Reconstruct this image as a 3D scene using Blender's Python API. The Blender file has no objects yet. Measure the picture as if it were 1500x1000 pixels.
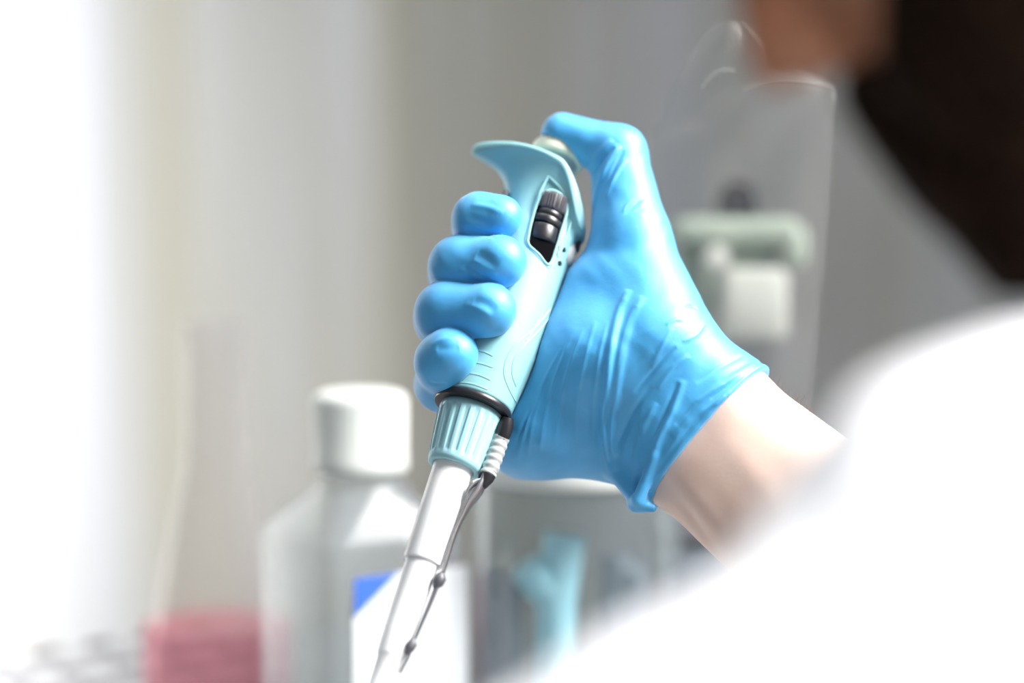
import bpy, bmesh, math, random
import numpy as np
from mathutils import Vector, Matrix

random.seed(4)
rng = np.random.default_rng(4)
S = bpy.context.scene
COL = S.collection

# ------------------------------------------------------------------ camera
CAM = np.array((0.0, 0.0, 1.25))
PITCH = math.radians(-6.0)
RIGHT = np.array((1.0, 0.0, 0.0))
UP = np.array((0.0, -math.sin(PITCH), math.cos(PITCH)))
FWD = np.array((0.0, math.cos(PITCH), math.sin(PITCH)))
FPX = 1500 * 85 / 36.0
cd = bpy.data.cameras.new('camera')
cam = bpy.data.objects.new('camera', cd)
COL.objects.link(cam)
cam.location = CAM
cam.rotation_euler = (math.pi / 2 + PITCH, 0, 0)
cd.lens = 85
cd.sensor_width = 36
cd.clip_start = 0.01
cd.dof.use_dof = True
cd.dof.focus_distance = 0.940
cd.dof.aperture_fstop = 2.3
S.camera = cam

# ------------------------------------------------------------------ light, exposure
S.view_settings.view_transform = 'Standard'
S.view_settings.look = 'None'
S.view_settings.gamma = 1
S.view_settings.use_curve_mapping = False
S.view_settings.exposure = 0.0

w = bpy.data.worlds.new('world')
S.world = w
w.use_nodes = True
bg = w.node_tree.nodes['Background']
bg.inputs[0].default_value = (0.90, 0.95, 1.0, 1)
bg.inputs[1].default_value = 0.30


def area(name, loc, aim, size, power, col=(1, 1, 1), size_y=None, spread=180):
    l = bpy.data.lights.new(name, 'AREA')
    l.energy = power
    l.color = col
    l.size = size
    l.spread = math.radians(spread)
    if size_y:
        l.shape = 'RECTANGLE'
        l.size_y = size_y
    o = bpy.data.objects.new(name, l)
    COL.objects.link(o)
    o.location = loc
    o.rotation_euler = (Vector(aim) - Vector(loc)).to_track_quat('-Z', 'Y').to_euler()
    return o


area('room_light', (0.74, 0.84, 1.85), (0.06, 0.93, 1.15), 0.5, 7.0, (1.0, 0.98, 0.96), spread=66)
area('coat_fill_light', (0.75, -0.8, 2.3), (0.22, 0.45, 0.82), 0.5, 6.5, (1.0, 0.99, 0.98), spread=25)  # added fill from out of view, narrowed to whiten the coat and spare the face
area('cabinet_lamp', (0.18, 1.05, 2.0), (0.18, 1.10, 1.0), 1.0, 2.0, (0.97, 0.99, 1.0), 0.2, spread=110)
area('wall_fill_strip', (-0.36, 1.19, 1.08), (-0.37, 1.45, 1.07), 0.06, 5.0, (0.97, 0.98, 1.0), 0.8, spread=105)  # added unseen strip that whitens the left wall and fades toward the corner


# ------------------------------------------------------------------ frame helpers (mm, camera axes: x right, y up, z toward the viewer)
def C(px, py, d):
    """a point seen at photo pixel (px, py) at distance d mm, in mm"""
    return np.array(((px - 750) / FPX * d, (500 - py) / FPX * d, -d))


def H(px, py, z):
    """the same, with the distance given as mm in front of the hand's plane"""
    return C(px, py, 945.0 - z)


RB = np.stack([RIGHT, UP, -FWD], axis=0)      # rows


def to_world(p):
    return CAM + np.asarray(p) * 1e-3 @ RB


def wpt(px, py, d):
    return to_world(C(px, py, d * 1000))


# ------------------------------------------------------------------ objects
def tag(o, label=None, cat=None, group=None, kind=None):
    if label: o['label'] = label
    if cat: o['category'] = cat
    if group: o['group'] = group
    if kind: o['kind'] = kind
    return o


def empty(name, loc, label, cat, group=None):
    o = bpy.data.objects.new(name, None)
    o.empty_display_size = 0.02
    COL.objects.link(o)
    o.location = Vector(loc)
    return tag(o, label, cat, group)


def wloc(o):
    v = Vector(o.location)
    while o.parent:
        o = o.parent
        v = v + Vector(o.location)
    return v


def mesh(name, verts, faces, mats, parent=None, loc=None, smooth=True, fix=True, fmat=None, sharp=None):
    """verts are world metres; the object's origin is loc (or its parent's origin)"""
    verts = np.asarray(verts, float)
    if loc is None:
        loc = wloc(parent) if parent else Vector(verts.mean(0))
    loc = Vector(loc)
    me = bpy.data.meshes.new(name)
    me.from_pydata((verts - np.array(loc)).tolist(), [], [list(map(int, f)) for f in faces])
    if not isinstance(mats, (list, tuple)):
        mats = [mats]
    for m in mats:
        me.materials.append(m)
    if fmat is not None:
        me.polygons.foreach_set('material_index', np.asarray(fmat, np.int32))
    if fix:
        bm = bmesh.new()
        bm.from_mesh(me)
        bmesh.ops.recalc_face_normals(bm, faces=bm.faces)
        bm.to_mesh(me)
        bm.free()
    if smooth:
        me.polygons.foreach_set('use_smooth', np.ones(len(me.polygons), bool))
        if sharp:
            me.set_sharp_from_angle(angle=math.radians(sharp))
    me.update()
    o = bpy.data.objects.new(name, me)
    COL.objects.link(o)
    if parent:
        o.parent = parent
        o.location = loc - wloc(parent)
    else:
        o.location = loc
    return o


class MB:
    def __init__(s):
        s.v, s.f, s.m = [], [], []

    def add(s, v, f, m=0):
        b = len(s.v)
        s.v += [np.asarray(p, float) for p in v]
        s.f += [[i + b for i in q] for q in f]
        s.m += [m] * len(f)
        return s

    def grid(s, rows, closed=True, cap0=True, cap1=True, m=0):
        n = len(rows[0])
        v = [p for r in rows for p in r]
        f = []
        for i in range(len(rows) - 1):
            for j in range(n if closed else n - 1):
                k = (j + 1) % n
                f.append((i * n + j, i * n + k, (i + 1) * n + k, (i + 1) * n + j))
        if closed and cap0: f.append(tuple(range(n))[::-1])
        if closed and cap1: f.append(tuple((len(rows) - 1) * n + j for j in range(n)))
        return s.add(v, f, m)

    def box(s, c, ax, ay, az, m=0, bev=0.0):
        """box at c with half-axes vectors"""
        c, ax, ay, az = map(lambda q: np.asarray(q, float), (c, ax, ay, az))
        if bev <= 0:
            v = [c + i * ax + j * ay + k * az for k in (-1, 1) for j in (-1, 1) for i in (-1, 1)]
            return s.add(v, [(0, 1, 3, 2), (4, 6, 7, 5), (0, 4, 5, 1), (2, 3, 7, 6), (0, 2, 6, 4), (1, 5, 7, 3)], m)
        lx, ly, lz = (np.linalg.norm(q) for q in (ax, ay, az))
        rows = []
        b = min(bev, lx * .95, ly * .95, lz * .95)
        prof = [(-1, b), (-1 + (b * .3) / lz, b * .3), (-1 + b / lz, 0), (1 - b / lz, 0), (1 - (b * .3) / lz, b * .3), (1, b)]
        for t, ins in prof:
            r = []
            for sx, sy, a0 in ((1, 1, 0), (-1, 1, 90), (-1, -1, 180), (1, -1, 270)):
                for da in (0, 22.5, 45, 67.5, 90):
                    a = math.radians(a0 + da)
                    ux = sx * (lx - b) + (b - ins) * math.cos(a)
                    uy = sy * (ly - b) + (b - ins) * math.sin(a)
                    r.append(c + ax / lx * ux + ay / ly * uy + az * t)
            rows.append(r)
        return s.grid(rows, m=m)

    def tube(s, pts, rad, n=12, m=0, flat=1.0, side=None, cap=True):
        """tube along pts; flat < 1 squashes the section along the direction 'side'"""
        pts = np.asarray(pts, float)
        if np.isscalar(rad): rad = [rad] * len(pts)
        rows = []
        ref = None
        for i, p in enumerate(pts):
            t = pts[min(i + 1, len(pts) - 1)] - pts[max(i - 1, 0)]
            t = t / np.linalg.norm(t)
            if side is not None:
                a = np.asarray(side, float)
            elif ref is None:
                a = np.array((0, 0, 1.)) if abs(t[2]) < .9 else np.array((1., 0, 0))
            else:
                a = ref
            a = a - t * (a @ t)
            a = a / np.linalg.norm(a)
            ref = a
            b = np.cross(t, a)
            rows.append([p + rad[i] * (flat * math.cos(q) * a + math.sin(q) * b) for q in np.linspace(0, 2 * math.pi, n, endpoint=False)])
        return s.grid(rows, cap0=cap, cap1=cap, m=m)

    def lathe(s, o, axis, prof, n=32, m=0, cap0=True, cap1=True):
        """prof: (radius, height) along axis from o"""
        o = np.asarray(o, float)
        a = np.asarray(axis, float)
        a = a / np.linalg.norm(a)
        x = np.cross(a, (0.3, 1, 0.1))
        x /= np.linalg.norm(x)
        y = np.cross(a, x)
        rows = [[o + a * h + r * (math.cos(q) * x + math.sin(q) * y) for q in np.linspace(0, 2 * math.pi, n, endpoint=False)] for r, h in prof]
        return s.grid(rows, cap0=cap0, cap1=cap1, m=m)

    def obj(s, name, mats, parent=None, loc=None, smooth=True, sharp=40):
        return mesh(name, s.v, s.f, mats, parent, loc, smooth, True, s.m, sharp)


# ------------------------------------------------------------------ materials
def mat(name, col, rough=0.5, metal=0.0, spec=0.5, **kw):
    m = bpy.data.materials.new(name)
    m.use_nodes = True
    p = m.node_tree.nodes['Principled BSDF']
    p.inputs['Base Color'].default_value = (*col, 1)
    p.inputs['Roughness'].default_value = rough
    p.inputs['Metallic'].default_value = metal
    p.inputs['Specular IOR Level'].default_value = spec
    for k, v in kw.items():
        k = k.replace('_', ' ')
        p.inputs[k].default_value = (*v, 1) if isinstance(v, tuple) and len(v) == 3 and 'Radius' not in k else v
    return m


def nodes(m):
    return m.node_tree.nodes, m.node_tree.links, m.node_tree.nodes['Principled BSDF']


def noise_color(m, c0, c1, scale=(30, 30, 30), detail=3, lo=.35, hi=.65, bump=0, bscale=None):
    N, L, p = nodes(m)
    tc = N.new('ShaderNodeTexCoord')
    mp = N.new('ShaderNodeMapping')
    mp.inputs['Scale'].default_value = scale
    nz = N.new('ShaderNodeTexNoise')
    nz.inputs['Scale'].default_value = 1
    nz.inputs['Detail'].default_value = detail
    cr = N.new('ShaderNodeValToRGB')
    cr.color_ramp.elements[0].position = lo
    cr.color_ramp.elements[1].position = hi
    cr.color_ramp.elements[0].color = (*c0, 1)
    cr.color_ramp.elements[1].color = (*c1, 1)
    L.new(tc.outputs['Object'], mp.inputs[0])
    L.new(mp.outputs[0], nz.inputs[0])
    L.new(nz.outputs[0], cr.inputs[0])
    L.new(cr.outputs[0], p.inputs['Base Color'])
    if bump:
        mp2 = N.new('ShaderNodeMapping')
        mp2.inputs['Scale'].default_value = bscale or scale
        n2 = N.new('ShaderNodeTexNoise')
        n2.inputs['Scale'].default_value = 1
        n2.inputs['Detail'].default_value = 3
        b = N.new('ShaderNodeBump')
        b.inputs['Strength'].default_value = bump
        b.inputs['Distance'].default_value = 0.001
        L.new(tc.outputs['Object'], mp2.inputs[0])
        L.new(mp2.outputs[0], n2.inputs[0])
        L.new(n2.outputs[0], b.inputs['Height'])
        L.new(b.outputs[0], p.inputs['Normal'])
    return m


def clear(name, tint, gloss=0.10, rough=0.1, haze=0.0, hazecol=(.9, .92, .93)):
    """thin clear plastic: see-through with a little gloss and haze"""
    m = bpy.data.materials.new(name)
    m.use_nodes = True
    N, L = m.node_tree.nodes, m.node_tree.links
    N.clear()
    out = N.new('ShaderNodeOutputMaterial')
    tr = N.new('ShaderNodeBsdfTransparent')
    tr.inputs[0].default_value = (*tint, 1)
    gl = N.new('ShaderNodeBsdfGlossy')
    gl.inputs['Roughness'].default_value = rough
    df = N.new('ShaderNodeBsdfDiffuse')
    df.inputs[0].default_value = (*hazecol, 1)
    lw = N.new('ShaderNodeLayerWeight')
    lw.inputs[0].default_value = gloss
    m1 = N.new('ShaderNodeMixShader')
    m1.inputs[0].default_value = haze
    L.new(tr.outputs[0], m1.inputs[1])
    L.new(df.outputs[0], m1.inputs[2])
    m2 = N.new('ShaderNodeMixShader')
    L.new(lw.outputs['Facing'], m2.inputs[0])
    L.new(m1.outputs[0], m2.inputs[1])
    L.new(gl.outputs[0], m2.inputs[2])
    L.new(m2.outputs[0], out.inputs[0])
    return m


M = {}
M['glove'] = noise_color(mat('blue_nitrile', (.06, .36, .80), .56, 0, 1.0, Coat_Weight=.35, Coat_Roughness=.6, Sheen_Weight=.22, Sheen_Roughness=.6, Sheen_Tint=(.9, .95, 1.0)),
                         (.007, .32, .68), (.013, .355, .73), (60, 60, 60), bump=.08, bscale=(420, 420, 420))
M['skin'] = noise_color(mat('skin', (.80, .55, .43), .5, 0, .4, Subsurface_Weight=.0), (.80, .58, .48), (.85, .64, .55), (45, 45, 45), bump=.05, bscale=(500, 500, 500))
M['face'] = noise_color(mat('shaded_face_skin', (.5, .25, .16), .6, 0, .1), (.36, .15, .085), (.46, .22, .135), (60, 60, 60))  # same skin made darker and redder: the face's shade is in the colour
M['beard'] = noise_color(mat('dark_brown_hair', (.012, .007, .005), .75, 0, .04), (.006, .003, .002), (.020, .010, .006), (160, 160, 160), bump=.8, bscale=(300, 300, 300))
M['coat'] = noise_color(mat('white_cotton', (.86, .86, .88), .85, 0, .2, Sheen_Weight=.1), (.84, .84, .87), (.88, .88, .90), (30, 30, 30), bump=.2, bscale=(900, 900, 900))
M['shirt'] = mat('dark_shirt', (.012, .01, .012), .8)
M['armhair'] = mat('brown_hair', (.20, .11, .06), .6)
M['eye'] = mat('eye_white', (.75, .72, .68), .15)
M['teal'] = mat('pale_teal_plastic', (.255, .52, .55), .42, 0, .45)
M['collar'] = mat('pale_blue_plastic', (.34, .63, .70), .42, 0, .45)
M['white'] = mat('white_plastic', (.90, .905, .91), .35, 0, .5)
M['cream'] = mat('cream_plastic', (.80, .80, .66), .45)
M['grey'] = mat('grey_plastic', (.40, .42, .41), .45)
M['black'] = mat('black_plastic', (.014, .014, .018), .33, 0, .5)
M['dull'] = mat('dull_black_plastic', (.005, .005, .006), .8, 0, .0)
M['darkgrey'] = mat('dark_grey_plastic', (.085, .085, .10), .42)
M['steel'] = mat('polished_steel', (.66, .66, .67), .22, 1.0)
M['wall'] = noise_color(mat('brushed_steel', (.42, .42, .40), .45, .3, .5), (.325, .314, .26), (.405, .41, .428), (12, 12, .6), 3, .36, .66, bump=.06, bscale=(240, 240, 3))  # olive and grey bands put soft reflections into the steel's colour
M['wallleft'] = noise_color(mat('pale_brushed_steel', (.6, .6, .6), .45, .3, .5), (.40, .40, .40), (.44, .44, .45), (9, 9, .5), 4, .3, .7)
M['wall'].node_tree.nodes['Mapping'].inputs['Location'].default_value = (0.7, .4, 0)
M['crease'] = mat('film_fold', (.22, .22, .20), .5)
M['hole'] = mat('dark_gap', (.02, .02, .022), .8, 0, .1)
M['top'] = noise_color(mat('worktop_steel', (.6, .61, .61), .35, .6, .5), (.36, .37, .37), (.42, .43, .43), (14, 14, 14))
M['capwhite'] = mat('bottle_cap_plastic', (.66, .68, .645), .5)
M['label'] = mat('label_paper', (.88, .89, .91), .6)
M['labelblue'] = mat('label_blue', (.05, .16, .62), .6)
M['clear'] = clear('clear_bottle_plastic', (.935, .96, .97), .08, .3, .13, (.52, .59, .67))
M['clearjar'] = clear('clear_jar_plastic', (.86, .91, .93), .15, .12, .10, (.65, .74, .78))
M['flask'] = clear('clear_flask_plastic', (.93, .92, .925), .06, .2, .10, (.75, .73, .74))
M['film'] = clear('clear_film', (.97, .975, .975), .02, .5, .02, (.9, .9, .9))
M['red'] = clear('pinkish_red_medium', (.985, .71, .755), .02, .3, .14, (.92, .36, .43))
M['bluepl'] = mat('light_blue_plastic', (.46, .80, .88), .5)
M['green'] = mat('pale_green_plastic', (.36, .42, .345), .6, 0, .2)
M['fitting'] = mat('off_white_plastic', (.52, .53, .48), .6, 0, .2)
M['rack'] = mat('dark_rack_plastic', (.20, .23, .26), .6)


# ------------------------------------------------------------------ signed distance modelling
def smin(a, b, k):
    h = np.maximum(k - np.abs(a - b), 0) / k
    return np.minimum(a, b) - h * h * k * .25


def smax(a, b, k):
    return -smin(-a, -b, k)


def cone(p, a, b, ra, rb):
    a = np.asarray(a, np.float32)
    b = np.asarray(b, np.float32)
    ba = b - a
    h = np.clip(((p - a) @ ba) / (ba @ ba), 0, 1)
    d = np.sqrt((((p - a) - h[:, None] * ba) ** 2).sum(1))
    return d - (ra + (rb - ra) * h)


def ell(p, c, r):
    c = np.asarray(c, np.float32)
    r = np.asarray(r, np.float32)
    q = (p - c) / r
    k0 = np.sqrt((q * q).sum(1)) + 1e-6
    k1 = np.sqrt(((q / r) ** 2).sum(1)) + 1e-9
    return k0 * (k0 - 1) / k1


def sdf_mesh(f, lo, hi, h):
    """surface nets; f takes N x 3 (mm) and returns distances; blocks far from the surface are skipped"""
    B = 8
    lo = np.asarray(lo, float)
    nb = np.ceil((np.asarray(hi) - lo) / (B * h)).astype(int)
    n = nb * B
    F = np.empty(n, np.float32)
    bi = np.stack(np.meshgrid(*[np.arange(k) for k in nb], indexing='ij'), -1).reshape(-1, 3)
    cen = (lo + (bi * B + (B - 1) / 2) * h).astype(np.float32)
    fc = f(cen)
    near = np.abs(fc) < B * h * 1.25
    F5 = F.reshape(nb[0], B, nb[1], B, nb[2], B)
    F5[...] = fc.reshape(nb)[:, None, :, None, :, None]
    off = np.stack(np.meshgrid(*[np.arange(B)] * 3, indexing='ij'), -1).reshape(-1, 3)
    idx = np.where(near)[0]
    for s in range(0, len(idx), 400):
        q = bi[idx[s:s + 400]]
        pts = (lo + ((q * B)[:, None, :] + off[None]) * h).reshape(-1, 3).astype(np.float32)
        val = f(pts).reshape(len(q), B, B, B)
        F5[q[:, 0], :, q[:, 1], :, q[:, 2], :] = val
    ins = F < 0
    c = np.zeros(n - 1, np.int8)
    for i in (0, 1):
        for j in (0, 1):
            for k in (0, 1):
                c += ins[i:n[0] - 1 + i, j:n[1] - 1 + j, k:n[2] - 1 + k]
    act = np.argwhere((c > 0) & (c < 8))
    vid = -np.ones(n - 1, np.int64)
    vid[act[:, 0], act[:, 1], act[:, 2]] = np.arange(len(act))
    acc = np.zeros((len(act), 3))
    cnt = np.zeros(len(act))
    corner = [(i, j, k) for i in (0, 1) for j in (0, 1) for k in (0, 1)]
    for a in corner:
        for ax in range(3):
            if a[ax]: continue
            b = list(a)
            b[ax] = 1
            fa = F[act[:, 0] + a[0], act[:, 1] + a[1], act[:, 2] + a[2]]
            fb = F[act[:, 0] + b[0], act[:, 1] + b[1], act[:, 2] + b[2]]
            x = (fa < 0) != (fb < 0)
            t = np.where(x, fa / np.where(x, fa - fb, 1), 0)
            p = np.array(a, float)[None].repeat(len(act), 0)
            p[:, ax] += t
            acc[x] += p[x]
            cnt[x] += 1
    V = lo + (act + acc / cnt[:, None]) * h
    faces = []
    for ax in range(3):
        sl0 = [slice(1, -1)] * 3
        sl1 = [slice(1, -1)] * 3
        sl0[ax] = slice(0, -1)
        sl1[ax] = slice(1, None)
        x = np.argwhere(ins[tuple(sl0)] != ins[tuple(sl1)])
        x = x + np.array([0 if q == ax else 1 for q in range(3)])
        u, v = [(1, 2), (2, 0), (0, 1)][ax]
        eu = np.eye(3, dtype=int)[u]
        ev = np.eye(3, dtype=int)[v]
        qd = []
        for o in (-eu - ev, -ev, 0 * eu, -eu):
            y = x + o
            qd.append(vid[y[:, 0], y[:, 1], y[:, 2]])
        qd = np.stack(qd, 1)
        flip = ~ins[x[:, 0], x[:, 1], x[:, 2]]
        qd[flip] = qd[flip][:, ::-1]
        faces.append(qd)
    Fc = np.concatenate(faces)
    return V, Fc


def vnormals(V, Fc):
    d = np.cross(V[Fc[:, 2]] - V[Fc[:, 0]], V[Fc[:, 3]] - V[Fc[:, 1]])
    Nn = np.zeros_like(V)
    for k in range(4):
        np.add.at(Nn, Fc[:, k], d)
    return Nn / (np.linalg.norm(Nn, axis=1)[:, None] + 1e-12)


def relax(V, Fc, it=2, lam=.5):
    e = np.concatenate([Fc[:, [0, 1]], Fc[:, [1, 2]], Fc[:, [2, 3]], Fc[:, [3, 0]]])
    for k in range(it):
        for l in (lam, -lam * 1.04):
            A = np.zeros_like(V)
            c = np.zeros(len(V))
            np.add.at(A, e[:, 0], V[e[:, 1]])
            np.add.at(A, e[:, 1], V[e[:, 0]])
            np.add.at(c, e[:, 0], 1)
            np.add.at(c, e[:, 1], 1)
            V = V + l * (A / c[:, None] - V)
    return V


def hit(f, px, py, start=700.0):
    """the surface point of f under a photo pixel, seen from the camera"""
    px, py = np.atleast_1d(px).astype(float), np.atleast_1d(py).astype(float)
    d = np.stack([(px - 750) / FPX, (500 - py) / FPX, -np.ones_like(px)], 1)
    t = np.full(len(px), start)
    for k in range(70):
        t = t + np.clip(f((d * t[:, None]).astype(np.float32)), -4, 30) * .8
    return d * t[:, None]


def polydist(P, L):
    """distance of points P to the polyline L and the parameter along it (0..1)"""
    best = np.full(len(P), 1e9)
    par = np.zeros(len(P))
    n = len(L) - 1
    for i in range(n):
        ba = L[i + 1] - L[i]
        h = np.clip(((P - L[i]) @ ba) / (ba @ ba + 1e-9), 0, 1)
        d = np.linalg.norm(P - L[i] - h[:, None] * ba, axis=1)
        b = d < best
        best[b] = d[b]
        par[b] = (i + h[b]) / n
    return best, par


def spline(pts, n):
    pts = np.asarray(pts, float)
    k = len(pts)
    if k == 2:
        return pts[0] + np.linspace(0, 1, n)[:, None] * (pts[1] - pts[0])
    out = []
    for t in np.linspace(0, k - 1, n):
        i = min(int(t), k - 2)
        f = t - i
        p0, p1, p2, p3 = pts[max(i - 1, 0)], pts[i], pts[i + 1], pts[min(i + 2, k - 1)]
        out.append(.5 * ((2 * p1) + (p2 - p0) * f + (2 * p0 - 5 * p1 + 4 * p2 - p3) * f * f + (3 * p1 - p0 - 3 * p2 + p3) * f ** 3))
    return np.array(out)


# ------------------------------------------------------------------ pipette frame (mm in the camera axes)
PO = H(693, 597, 0)
_dn = H(580, 940, 39) - PO
PA = -_dn / np.linalg.norm(_dn)                        # up along the pipette
PU = np.cross((0, 0, -1.0), PA) * -1
PU = PU - PA * (PU @ PA)
PU /= np.linalg.norm(PU)
if PU[0] < 0: PU = -PU                                 # to the palm
PV = np.cross(PA, PU)
if PV[2] < 0: PV = -PV                                 # to the viewer


def Q(u, v, t):
    return PO + u * PU + v * PV + t * PA


def QW(u, v, t):
    return to_world(Q(u, v, t))


def local(p):
    d = p - PO.astype(np.float32)
    return d @ PU.astype(np.float32), d @ PV.astype(np.float32), d @ PA.astype(np.float32)


HT = [0, 3, 12, 25, 40, 55, 68, 80, 92]
HR = [14.9, 15.1, 15.6, 16.4, 16.7, 16.4, 15.8, 15.4, 15.4]
HC = [0, .1, .8, 1.6, 1.6, 2.0, 2.8, 3.2, 3.2]


def hand_radius(t): return np.interp(t, HT, HR)
def hand_centre(t): return np.interp(t, HT, HC)


# ------------------------------------------------------------------ right hand and forearm (mm)
K = 945.0 / FPX
WR = H(1035, 640, -10)
FD = np.array((.76 * .95, -.65 * .95, .31))
FD /= np.linalg.norm(FD)
EL = WR + FD * 265                                     # elbow
FP = np.array((.65, .76, 0.0))
FP -= FD * (FP @ FD)
FP /= np.linalg.norm(FP)                               # across the forearm, in the picture up-right

FING = {
    'index': [((800, 418, -62), 42), ((703, 334, -33), 34), ((702, 322, -14), 33), ((733, 318, -9), 30)],
    'middle': [((790, 482, -54), 44), ((672, 399, -30), 38), ((674, 391, -10), 39), ((732, 383, -1), 37)],
    'ring': [((768, 548, -44), 43), ((653, 466, -24), 40), ((656, 459, -4), 41), ((716, 454, 5), 38)],
    'pinky': [((745, 612, -32), 40), ((648, 562, -18), 34), ((650, 530, 4), 35), ((662, 518, 8), 35)],
}


def chain(p, pts, k):
    d = None
    for (a, ra), (b, rb) in zip(pts[:-1], pts[1:]):
        c = cone(p, H(*a), H(*b), ra * K, rb * K)
        d = c if d is None else smin(d, c, k)
    return d


def seg(p, a, ra, b, rb):
    return cone(p, H(*a), H(*b), ra * K, rb * K)


def hand(p):
    d = seg(p, (925, 352, -28), 55, (962, 510, -14), 84)               # thumb metacarpal
    d = smin(d, seg(p, (962, 510, -14), 84, (1056, 584, -10), 62), 8)   # to the wrist
    d = smin(d, seg(p, (940, 450, -20), 62, (878, 530, -13), 66), 10)   # ball of the thumb
    d = smin(d, seg(p, (878, 530, -13), 66, (960, 600, -12), 74), 10)
    d = smin(d, seg(p, (770, 634, -29), 66, (892, 630, -20), 61), 9)    # heel of the hand
    d = smin(d, seg(p, (892, 630, -20), 61, (985, 672, -12), 58), 9)
    d = smin(d, seg(p, (800, 420, -60), 42, (960, 560, -28), 60), 9)    # palm slab
    d = smin(d, seg(p, (768, 548, -44), 43, (940, 610, -24), 60), 9)
    d = smin(d, seg(p, (745, 612, -32), 40, (892, 630, -20), 60), 9)
    d = smin(d, seg(p, (912, 392, -36), 44, (812, 455, -58), 42), 8)    # web
    d = smin(d, seg(p, (878, 530, -13), 60, (800, 600, -26), 60), 12)
    d = smin(d, seg(p, (872, 425, -24), 46, (790, 630, -16), 54), 14)   # palm lying along the handle
    th = cone(p, H(824, 196, -44), H(905, 225, -39), 29 * K * 1.03, 38 * K * 1.04)
    th = smin(th, seg(p, (905, 225, -38), 40, (925, 352, -28), 56), 4)
    d = smin(d, th, 5)
    # forearm: two parallel bones
    a = WR + FP * 11
    b = WR - FP * 11
    arm = smin(cone(p, a, EL + FP * 14, 22, 36), cone(p, b, EL - FP * 14, 21.5, 36), 14)
    d = smin(d, arm, 12)
    for n in FING:
        d = smin(d, chain(p, FING[n], 7.0), 1.1)
    return d


def carve(p, d, gap=.15):
    """the hand yields to the pipette's handle, button and ejector sleeve"""
    u, v, t = local(p)
    r = np.sqrt((u - hand_centre(t)) ** 2 + v * v) - hand_radius(t) - gap
    g = smax(smax(r, -t - 4, .5), t - 92, .5)
    d = smax(d, -g, .8)
    c = smax(np.sqrt(u * u + v * v) - 14.2, np.abs(t + 12) - 16, .5)
    d = smax(d, -c, .8)
    bt = smax(np.sqrt((u - .8) ** 2 + v * v) - 11.5, np.abs(t - 117.2) - 3.6, .5)
    return smax(d, -bt, .8)


CUFF_N = FD
CUFF_P = H(1028, 632, 8)


def glove_f(p):
    d = hand(p) - .7
    # rolled hem and the bunched corner of the cuff
    q = p - CUFF_P.astype(np.float32)
    s = q @ CUFF_N.astype(np.float32)
    d = d - .9 * np.exp(-((s + 1.0) / 1.3) ** 2) - .45 * np.exp(-((s + 10) / 9.0) ** 2)
    d = smax(d, s, .8)
    d = smin(d, seg(p, (905, 690, -6), 15, (936, 733, 2), 15), 5)
    d = smin(d, seg(p, (930, 738, 4), 11, (956, 744, 6), 6), 3)
    d = smin(d, seg(p, (960, 672, 8), 8, (934, 732, 8), 9), 3)
    return carve(p, d)


def skin_hand_f(p):
    """the bare hand inside the glove: slightly slimmer"""
    return carve(p, hand(p) + .9, .9)


# ------------------------------------------------------------------ head (mm, local: x to the face, y to his left, z up)
HEAD_TILT = math.radians(43)
HC0 = C(1246, 86, 640) - np.array((0, 0, 0))
ct, st = math.cos(HEAD_TILT), math.sin(HEAD_TILT)
HX = np.array((-ct, -st, 0.0))
HZ = np.array((-st, ct, 0.0))
HY = np.array((0.0, 0.0, 1.0))
HCEN = HC0 - 97 * HX + 28 * HZ


def hl(p):
    d = p - HCEN.astype(np.float32)
    return np.stack([d @ HX.astype(np.float32), d @ HY.astype(np.float32), d @ HZ.astype(np.float32)], 1)


def hw(q):
    return HCEN + q[0] * HX + q[1] * HY + q[2] * HZ


def sym(q):
    r = q.copy()
    r[:, 1] = np.abs(r[:, 1])
    return r


def head_f(p):
    q = hl(p)
    a = sym(q)
    d = ell(q, (-8, 0, 38), (96, 76, 84))
    d = smin(d, ell(q, (36, 0, -22), (58, 56, 78)), 22)
    d = smin(d, cone(a, (0, 54, -40), (72, 14, -80), 17, 17), 18)
    d = smin(d, ell(q, (80, 0, -84), (15, 20, 14)), 12)
    d = smin(d, cone(a, (62, 36, -18), (70, 20, -40), 17, 22), 14)            # cheek
    d = smin(d, cone(a, (84, 0, 34), (82, 34, 32), 9, 7), 10)                 # brow
    d = smax(d, -ell(a, (98, 31, 15), (15, 17, 12)), 8)                       # eye socket
    d = smin(d, cone(q, (90, 0, 20), (111, 0, -15), 6, 8.5), 7)               # nose
    d = smin(d, cone(q, (84, 0, 34), (97, 0, -14), 9, 13), 6)
    d = smin(d, ell(a, (102, 10, -20), (10, 7, 7)), 4)
    d = smax(d, -ell(a, (106, 6, -27), (5, 3, 3)), 2)
    d = smin(d, cone(a, (95, 0, -42), (88, 20, -46), 7, 4), 4)                # lips
    d = smin(d, cone(q, (95, 0, -27), (98, 0, -38), 5, 7), 5)                  # upper lip
    d = smin(d, cone(a, (94, 0, -53), (87, 18, -49), 7.5, 4), 4)
    ear = smax(ell(a, (-6, 79, -4), (19, 7, 32)), -ell(a, (-1, 86, -2), (10, 6, 18)), 4)
    d = smin(d, ear, 4)
    return d


NECK0 = HCEN - 28 * HX - 55 * HZ
SHL = C(1560, 850, 590)
SHR = np.array((330.0, -85.0, -930.0))
NECK1 = np.array((300.0, -20.0, -745.0))
CHEST = np.array((330.0, -230.0, -770.0))
HIP = np.array((370.0, -520.0, -790.0))
BALL = C(1480, 828, 560)
SLV0 = C(1500, 905, 560)
SLV1 = C(600, 1380, 545)


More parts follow.
